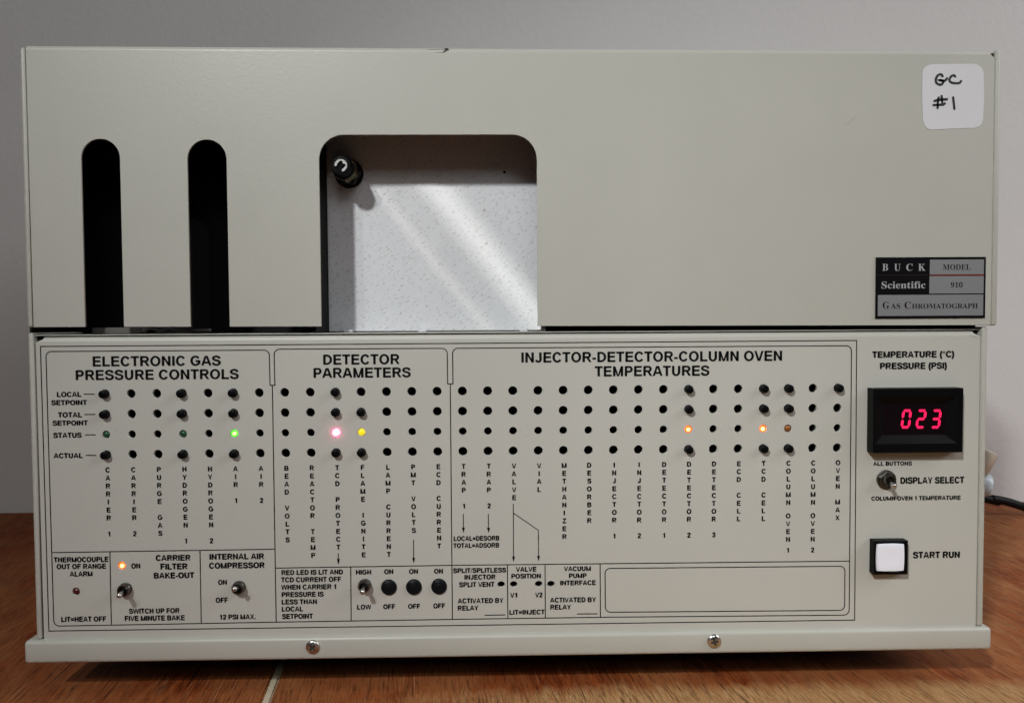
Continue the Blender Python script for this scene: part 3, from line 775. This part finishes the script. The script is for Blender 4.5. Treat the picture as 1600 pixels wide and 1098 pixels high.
# tray screws ------------------------------------------------------
def screw(px, py, rot):
    R_, n, ns = 3.55*mm, 30, 64
    vs, fs, inrec = [], [], []
    for k in range(n+1):
        rr = R_*k/n
        for i in range(ns):
            a_ = 2*PI*i/ns; x, z = rr*math.cos(a_), rr*math.sin(a_)
            hgt = .35*mm + 1.35*mm*math.sqrt(max(0, 1-(rr/R_)**2*.985))
            u, w_ = x*math.cos(rot)+z*math.sin(rot), -x*math.sin(rot)+z*math.cos(rot)
            arm = .52*mm; ln = 1.75*mm
            inx = (abs(u) < arm and abs(w_) < ln) or (abs(w_) < arm and abs(u) < ln)
            if inx: hgt -= 1.1*mm*(1-.55*min(1, rr/ln))
            vs.append((x, -hgt, z))
            inrec.append(inx)
    for k in range(n):
        for i in range(ns):
            j = (i+1) % ns; fs.append((k*ns+i, k*ns+j, (k+1)*ns+j, (k+1)*ns+i))
    o_ = len(vs)
    for i in range(ns):
        a_ = 2*PI*i/ns; vs.append((R_*math.cos(a_), .0001, R_*math.sin(a_)))
    for i in range(ns): fs.append((n*ns+i, n*ns+(i+1) % ns, o_+(i+1) % ns, o_+i))
    me = new_me('pan_head_screw', vs, fs)
    bm = bmesh.new(); bm.from_mesh(me); bmesh.ops.remove_doubles(bm, verts=bm.verts, dist=1e-7); bmesh.ops.recalc_face_normals(bm, faces=bm.faces); bm.to_mesh(me); bm.free()
    shade(me, 45)
    x, z = P2(px, py, -2.6*mm)
    o = link('pan_head_screw', me, STEEL, gc, (x, -2.6*mm, z))
    me.materials.append(RECESS_SHADE)
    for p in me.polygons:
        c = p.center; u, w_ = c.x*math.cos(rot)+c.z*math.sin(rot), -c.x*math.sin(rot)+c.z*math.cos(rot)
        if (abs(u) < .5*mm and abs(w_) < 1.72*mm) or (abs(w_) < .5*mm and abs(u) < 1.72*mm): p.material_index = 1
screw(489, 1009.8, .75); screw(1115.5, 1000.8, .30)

# ------------------------------------------------------------------ upper cover
cb = 2.4*mm
loops = []
cz_top = CZ1-cb
FX0, FX1 = CX0+3.0*mm, CX1-3.3*mm
def slot(px0, px1, ptop, pxb0, pxb1):
    a0 = P2(px0, ptop+33, CY); a1 = P2(px1, ptop+33, CY); t = P2((px0+px1)/2, ptop, CY)
    x0 = (a0[0]+P2(pxb0, 505, CY)[0])/2; x1 = (a1[0]+P2(pxb1, 505, CY)[0])/2
    return x0, x1, t[1]
# outline walks along the bottom edge, up and over each opening
s1 = slot(125.9, 188, 216.8, 133.2, 193.3); s2 = slot(291.6, 353.8, 218, 298.4, 359.2)
def slot_path(x0, x1, zt_):
    r_ = (x1-x0)/2
    out = [(x0, CZ0)]
    out += [((x0+x1)/2-r_*math.cos(PI*i/20), zt_-r_+r_*math.sin(PI*i/20)) for i in range(21)]
    out += [(x1, CZ0)]; return out
wl, wt = P2(498.2, 250, CY)[0], P2(670, 210.3, CY)[1]; wl = (wl+P2(501.8, 505, CY)[0])/2
wr = (P2(839, 250, CY)[0]+P2(839.9, 505, CY)[0])/2; rc = 12.2*mm
win_path = [(wl, CZ0)] + [(wl+rc-rc*math.cos(PI/2*i/10), wt-rc+rc*math.sin(PI/2*i/10)) for i in range(11)] + \
           [(wr-rc+rc*math.sin(PI/2*i/10), wt-rc+rc*math.cos(PI/2*i/10)) for i in range(11)] + [(wr, CZ0)]
outline = [(FX0, CZ0)] + slot_path(*s1) + slot_path(*s2) + win_path + [(FX1, CZ0), (FX1, cz_top-1.6*mm), (FX1-1.8*mm, cz_top), (FX0, cz_top)]
cm = plate_me('upper_cover', [outline], 1.2*mm)
for v_ in cm.vertices: v_.co.y += CY
bm = bmesh.new(); bm.from_mesh(cm)
N = 8; vs = []
for k in range(N+1):
    a_ = PI/2*k/N; y = CY+cb-cb*math.cos(a_); z = cz_top+cb*math.sin(a_)
    ins = 0 if k == 0 else .0 ; inr = 1.8*mm + 1.2*mm*min(1, k/4)
    vs += [(FX0+ins, y, z), (FX1-inr, y, z)]
vs += [(FX0, DEP+.004, CZ1), (FX1-3.0*mm, DEP+.004, CZ1)]
bmv = [bm.verts.new(v_) for v_ in vs]
for k in range(N+1):
    ff = bm.faces.new([bmv[i] for i in (2*k, 2*k+1, 2*k+3, 2*k+2)]); ff.smooth = k < N
# underside so the sheet has depth
und = [bm.verts.new(p) for p in ((FX0, CY+cb, CZ1-1.2*mm), (FX1-.0015, CY+cb, CZ1-1.2*mm), (FX1-.0015, DEP+.004, CZ1-1.2*mm), (FX0, DEP+.004, CZ1-1.2*mm))]
bm.faces.new(und)
bm.to_mesh(cm); bm.free()
cover = link('upper_cover', cm, PAINT, gc, label='upper cover with two tall slots and a large window')
def cside(x0, x1, zt_):
    me = box_me('cover_side', x0, x1, CY-.0004, DEP+.004, CZ0-.0003, zt_, r=.0012, seg=3); shade(me, 60)
    link('cover_side', me, PAINT, gc)
cside(CX0, CX0+2.5*mm, CZ1-.0012); cside(CX1-2.9*mm, CX1, CZ1+.0002)
# added black strips that paint the shade inside the cover seams
link('seam_shade_strip', box_me('seam_shade_strip', CX0+1.5*mm, CX0+5*mm, .004, .007, CZ0+.001, CZ1-.003), GAP, gc)
link('seam_shade_strip', box_me('seam_shade_strip', CX1-7.5*mm, CX1-1.5*mm, -.0007, .007, CZ0+.001, CZ1-.0013), GAP, gc)

# the lid sits a touch crooked: its left end is about 2 mm higher than its right
for o_ in list(gc.children):
    if o_.name.split('.')[0] in ('upper_cover', 'cover_side', 'seam_shade_strip'):
        for v_ in o_.data.vertices:
            x_, z_ = v_.co.x, v_.co.z
            if z_ > .30: v_.co.z -= .0048*x_
            elif z_ < .185: v_.co.z -= .0043*x_
# inside: dark chassis, brushed plate, fitting
PLY = .027
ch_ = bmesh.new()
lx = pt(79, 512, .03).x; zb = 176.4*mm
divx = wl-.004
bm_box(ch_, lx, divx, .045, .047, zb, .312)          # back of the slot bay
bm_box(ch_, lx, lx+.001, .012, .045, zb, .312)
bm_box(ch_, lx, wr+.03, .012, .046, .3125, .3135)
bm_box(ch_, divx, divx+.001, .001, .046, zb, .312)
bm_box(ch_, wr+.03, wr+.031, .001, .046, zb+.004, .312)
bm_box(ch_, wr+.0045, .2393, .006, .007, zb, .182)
bm_box(ch_, s2[1]+.001, divx-.0006, .0002, .0008, CZ0+.004, .312)  # this and the next two: added dark lining, cuts bounce onto the plate
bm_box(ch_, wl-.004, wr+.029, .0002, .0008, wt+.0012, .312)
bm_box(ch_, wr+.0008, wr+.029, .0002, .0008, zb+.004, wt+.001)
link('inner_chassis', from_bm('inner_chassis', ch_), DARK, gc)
link('cover_bounce_blocker', box_me('cover_bounce_blocker', FX0+.006, s1[0]-.001, .0002, .0008, CZ0+.004, CZ1-.006), DARK, gc)  # added dark sheet behind the cover to cut bounce light
bp = bmesh.new(); bm_box(bp, divx+.0012, wr+.0035, PLY, PLY+.0015, zb+.0004, .312, r=.0004, seg=1)
bplate = link('back_plate', from_bm('back_plate', bp), ALU, gc, label='brushed aluminium plate seen through the window')
pl = P2(788.2, 269.3, PLY)
link('pinhole', lathe('pinhole', [(.75*mm, .00005), (.1*mm, .00006)], 16), DARK, bplate, (pl[0], PLY, pl[1]))
# upper guide rail glimpsed at the top of the window
rl = P2(592, 219, .02); rr_ = P2(800, 219, .02)
0 and link('guide_rail', box_me('guide_rail', rl[0], rr_[0], .016, .022, rl[1]-.0005, rl[1]+.004, r=.0004, seg=1), BLACKP, gc)
# valve fitting standing out of the plate
tip = pt(530.0, 257.0, 5*mm); root_ = pt(548.5, 274, PLY)
fit = bpy.data.objects.new('valve_fitting', None); C.objects.link(fit); fit.parent = gc
fit['label'] = 'black valve stem with brass hexagon and white clip inside the window'
fx, fz = (tip.x+root_.x)/2, (tip.z+root_.z)/2; fit.location = (fx, PLY, fz)
LN = PLY-5*mm
m_ = lathe('washer', [(7.5*mm, 0), (7.5*mm, 1.2*mm), (6.9*mm, 1.6*mm), (5*mm, 1.6*mm)], 32); shade(m_, 40); link('washer', m_, BLACKP, fit)
m_ = lathe('lock_nut', [(7.1*mm, 1.6*mm), (7.1*mm, 6.5*mm), (6.6*mm, 7.2*mm), (4*mm, 7.2*mm)], 6); link('lock_nut', m_, NPBLACK, fit)
m_ = lathe('hexagon', [(6.3*mm, 7.2*mm), (6.3*mm, 14*mm), (5.9*mm, 14.6*mm), (3*mm, 14.6*mm)], 6); link('hexagon', m_, BRASS, fit).rotation_euler = (0, .4, 0)
m_ = lathe('stem', [(5.6*mm, 14.6*mm), (5.6*mm, 17*mm), (5.1*mm, 17.4*mm), (5.1*mm, LN-1.2*mm), (4.7*mm, LN-.4*mm), (3.2*mm, LN-.3*mm), (3.0*mm, LN-.9*mm), (1.1*mm, LN-.9*mm), (1.0*mm, LN), (0, LN)], 32); shade(m_, 40); link('stem', m_, BLACKP, fit)
# e-clip
ecl = []
def seg_arc(r0, a0, a1, n=26): return [(r0*math.cos(math.radians(a0+(a1-a0)*i/n)), r0*math.sin(math.radians(a0+(a1-a0)*i/n))) for i in range(n+1)]
outer = seg_arc(3.15*mm, -78, 186); inner = []
for i in range(53):
    a_ = 186-(186+78)*i/52
    rr2 = 2.35*mm if (abs(a_-85) < 16 or abs(a_-5) < 16) else (1.95*mm if (abs(a_-150) < 36 or abs(a_-45) < 22 or abs(a_+50) < 28) else 2.3*mm)
    if abs(a_-45) < 18: rr2 = 1.6*mm
    inner.append((rr2*math.cos(math.radians(a_)), rr2*math.sin(math.radians(a_))))
cl = plate_me('retaining_clip', [outer+inner], .5*mm)
for v_ in cl.vertices: v_.co.y += -LN-.35*mm
link('retaining_clip', cl, CLIP, fit)

# insulated tubes glimpsed under the cover, left of the window
def gap_piece(px0, px1, py0, py1, Y, m):
    a_ = pt(px0, py1, Y); b_ = pt(px1, py0, Y)
    link('insulation_block', box_me('insulation_block', a_.x, b_.x, Y, Y+.02, 176.32*mm, b_.z, r=.0008, seg=2), m, gc)
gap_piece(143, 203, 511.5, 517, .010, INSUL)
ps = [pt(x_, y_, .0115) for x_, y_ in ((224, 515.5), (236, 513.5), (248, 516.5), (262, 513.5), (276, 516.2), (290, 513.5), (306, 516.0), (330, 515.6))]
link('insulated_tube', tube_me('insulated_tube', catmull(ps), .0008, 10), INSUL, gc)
for px_ in (545, 661, 818):
    q_ = pt(px_, 513.5, PLY-.002); link('plate_tab', box_me('plate_tab', q_.x-.0022, q_.x+.0022, PLY-.006, PLY-.0002, 176.32*mm, 177.9*mm, r=.0003, seg=1), ALU, gc)

# paper label --------------------------------------------------------
lab_y = CY-.00014
def LZ(px, py, Y=lab_y): return P2(1435+px/9.545, 95+py/9.545, Y)
c0 = [LZ(*p) for p in ((60, 190), (75, 130), (115, 85), (165, 62), (205, 55), (820, 48), (880, 60), (930, 95), (965, 150), (972, 200), (980, 545), (965, 870),
                      (950, 935), (905, 980), (850, 1003), (480, 1014), (350, 1024), (160, 1024), (115, 995), (80, 940), (68, 880), (56, 500))]
n_ = len(c0)
lm = plate_me('paper_label', [c0[::-1]], .00010)
for v_ in lm.vertices: v_.co.y += lab_y
lab = link('paper_label', lm, PAPER, cover, label='white paper sticker with handwritten GC #1')
G = [[(358, 235), (345, 212), (322, 207), (290, 222), (265, 262), (258, 300), (275, 340), (318, 362), (350, 350), (372, 318), (355, 298), (308, 292), (340, 297), (385, 302), (412, 285), (424, 266)],
     [(548, 238), (528, 222), (500, 228), (472, 258), (462, 295), (485, 325), (540, 338), (600, 338), (622, 325), (634, 306)],
     [(300, 555), (290, 600), (286, 706)], [(345, 530), (350, 590), (356, 650)], [(238, 603), (300, 588), (425, 577)], [(224, 665), (300, 660), (360, 658), (392, 642)],
     [(518, 550), (524, 610), (536, 720)]]
for q in G:
    pth = [ (p.x, p.y) for p in catmull([LZ(*p)+(0,) for p in q], 5)]
    link('pen_stroke', stroke_me('pen_stroke', [pth], 1.2*mm, lab_y-.00008, True), MARK, lab)

# nameplate --------------------------------------------------------
ny = CY-.0006
def NZ(px, py, Y=ny): return P2(1340+px/5.488, 380+py/5.488, Y)
n0 = NZ(153, 646); n1 = NZ(1102, 117)
npm = box_me('nameplate', n0[0], n1[0], ny, CY-.00002, n0[1], n1[1], r=.0001, seg=1)
npl = link('nameplate', npm, NPBLACK, cover, label='black and silver maker nameplate')
def cell(x0, y0, x1, y1, m, name, d=.00006):
    a_ = NZ(x0, y1); b_ = NZ(x1, y0); Y = ny-d
    link(name, new_me(name, rect3(a_[0], b_[0], a_[1], b_[1], Y), [(0, 1, 2, 3)]), m, npl)
cell(618, 139, 1084, 268, NPSILVER, 'silver_field'); cell(614, 280, 1082, 432, NPSILVER, 'silver_field'); cell(172, 439, 1078, 624, NPSILVER, 'silver_field')
cell(616, 270, 1083, 277, NPRED, 'red_line', .00009); cell(162, 270, 606, 276, NPRED2, 'red_line', .00009)
# serif capitals come from the maths letters of the built-in typeface
def serif(t, bold=True):
    o_ = ''
    for c in t:
        if 'A' <= c <= 'Z': o_ += chr(0x1D400+ord(c)-65)
        elif 'a' <= c <= 'z': o_ += chr(0x1D41A+ord(c)-97)
        elif '0' <= c <= '9': o_ += chr(0x1D7CE+ord(c)-48)
        else: o_ += c
    return o_
SOFF = -.004
def sercap(off):
    h_ = [v_[1] for v_ in glyph(serif('H'), off)[0]]; return (max(h_), min(h_))
def nwords(t, x0, x1, yt, yb, m, off=0.0, dd=.00012, lab_=None):
    Y = ny-dd; a_ = NZ(x0, yb, Y); b_ = NZ(x1, yt, Y)
    return (serif(t), a_[0], b_[0], a_[1], b_[1], off, sercap(off))
its = [nwords('B', 212, 262, 177, 236, 0, 0), nwords('U', 314, 368, 177, 236, 0, 0), nwords('C', 417, 472, 177, 236, 0, 0), nwords('K', 520, 583, 177, 236, 0, 0), nwords('Scientific', 205, 583, 328, 388, 0, 0)]
link('nameplate_lettering', text_me('nameplate_lettering', its, ny-.00012), NPLET, npl)
its = [nwords('MODEL', 732, 970, 181, 228, 0, SOFF), nwords('910', 799, 901, 336, 378, 0, SOFF),
       nwords('G', 216, 272, 502, 560, 0, SOFF), nwords('AS', 284, 366, 516, 560, 0, SOFF), nwords('C', 402, 458, 502, 560, 0, SOFF), nwords('HROMATOGRAPH', 466, 1032, 516, 560, 0, SOFF)]
link('nameplate_lettering', text_me('nameplate_lettering', its, ny-.00012), INK, npl)

# wear ------------------------------------------------------------
def blot(px_pts, Y, m, parent, name='paint_chip'):
    g = [P2(*p, Y) for p in px_pts]
    me = new_me(name, [(x_, Y, z_) for x_, z_ in g], [tuple(range(len(g)))]); link(name, me, m, parent)
blot([(694, 75.6), (699.5, 75.6), (702, 77.8), (698, 80), (692, 83), (691, 82), (695, 79.4)], CY-.0001, CHIP, cover)
blot([(666, 76), (694, 76.6), (694, 77.4), (668, 76.8)], CY-.0001, SCUFF, cover)
blot([(680, 82), (691, 81.7), (690, 82.5), (681, 82.8)], CY-.0001, SCUFF, cover)
for a_, b2 in (((1322, 196.5), (1326, 193.5)), ((1326, 193.5), (1330, 189)), ((1330, 189), (1335.4, 183))):
    g = [P2(*a_, CY-.0001), P2(*b2, CY-.0001)]
    link('scratch', stroke_me('scratch', [g], .22*mm, CY-.0001), SCUFF, cover)
blot([(1515, 523.5), (1526, 527), (1528, 528.5), (1519, 526)], -.0001, SCUFF, panel)
blot([(102, 1033.2), (104.5, 1032.6), (106.5, 1033.6), (103, 1034.2)], -2.72*mm, CHIP, traym)
for px_, py_, Y_, par, s_ in ((56, 490, CY-.0001, cover, .7), (556, 992.5, -.0001, panel, .8), (1022, 986.5, -.0001, panel, .9), (988, 987, -.0001, panel, .6), (990, 1008, -2.72*mm, traym, .5),
                        (1495, 893, -.0001, panel, .6), (1380, 397.5, CY-.0001, cover, .4), (1110, 985.2, -.0001, panel, .6), (340, 640, -.0001, panel, .3), (742, 798, -.0001, panel, .4)):
    blot([(px_-s_, py_), (px_, py_-s_*.8), (px_+s_, py_), (px_+s_*.2, py_+s_*.9)], Y_, CHIP, par, 'speck')

# side fittings and the cable -------------------------------------
SY = .10
sf = bpy.data.objects.new('side_connector', None); C.objects.link(sf); sf.parent = gc
cz_ = pt(1546, 722, SY)
sf['label'] = 'beige plastic and pale blue connector on the right side'
a_ = pt(1534, 712, SY); b_ = pt(1547, 730, SY)
ax = [pt(1528, 697, SY), pt(1530, 708, SY)]
cupp = tube_me('beige_cap', [pt(1533, 703, SY), pt(1534, 704.5, SY), pt(1538, 716, SY), pt(1541, 736, SY), pt(1541.2, 739, SY)], 1, 24, [.0012, .0062, .0060, .0030, .0022])
capm = lathe('beige_cap', [(.0001, -.0095), (.0065, -.0085), (.0072, -.007), (.0060, .008), (.0052, .009), (0, .0092)], 28)
cap_o = link('beige_cap', shade(capm, 50), BEIGEP, sf, pt(1541.5, 722, SY)); cap_o.location.x -= .0035; cap_o.rotation_euler = (PI/2+.1, .35, 0); cap_o.scale = (1, 1, 1)
ring = lathe('blue_ring', [(.0050, -.004), (.0072, -.0035), (.0074, .002), (.0062, .004), (.0040, .004)], 28)
rg = link('blue_ring', shade(ring, 50), BLUEP, sf, pt(1536.5, 757, SY)); rg.rotation_euler = (.2, 0, 1.2)
link('black_insert', tube_me('black_insert', [pt(1530, 757, SY-.003), pt(1540.5, 757, SY-.003)], .0035, 20), BLACKP, sf)
link('stem', tube_me('stem', [Vector((XR-.002, SY, cap_o.location.z)), cap_o.location], .004, 16), BEIGEP, sf)
link('stem', tube_me('stem', [Vector((XR-.002, SY, rg.location.z)), rg.location], .004, 16), BLUEP, sf)

CYD = WALLY-.06
cps = [Vector((XR-.05, DEP+.01, .075)), Vector((XR+.0, DEP+.012, .07)), pt(1532, 776.5, CYD), pt(1550, 779, CYD), pt(1570, 782.5, CYD), pt(1590, 788.5, CYD), pt(1612, 797, CYD), pt(1680, 830, CYD-.02)]
e = cps[-1].copy(); cps += [Vector((e.x+.08, e.y-.03, TB+.006)), Vector((e.x+.25, e.y-.05, TB+.003)), Vector((e.x+.5, e.y-.02, TB+.003))]
cable = link('power_cable', tube_me('power_cable', catmull(cps, 10), .0040, 16), mat('black_cable_jacket', (.004, .004, .005), .5, 0, .2)[0])
cable['label'] = 'black power cable leaving the right side behind the instrument'; cable['category'] = 'cable'
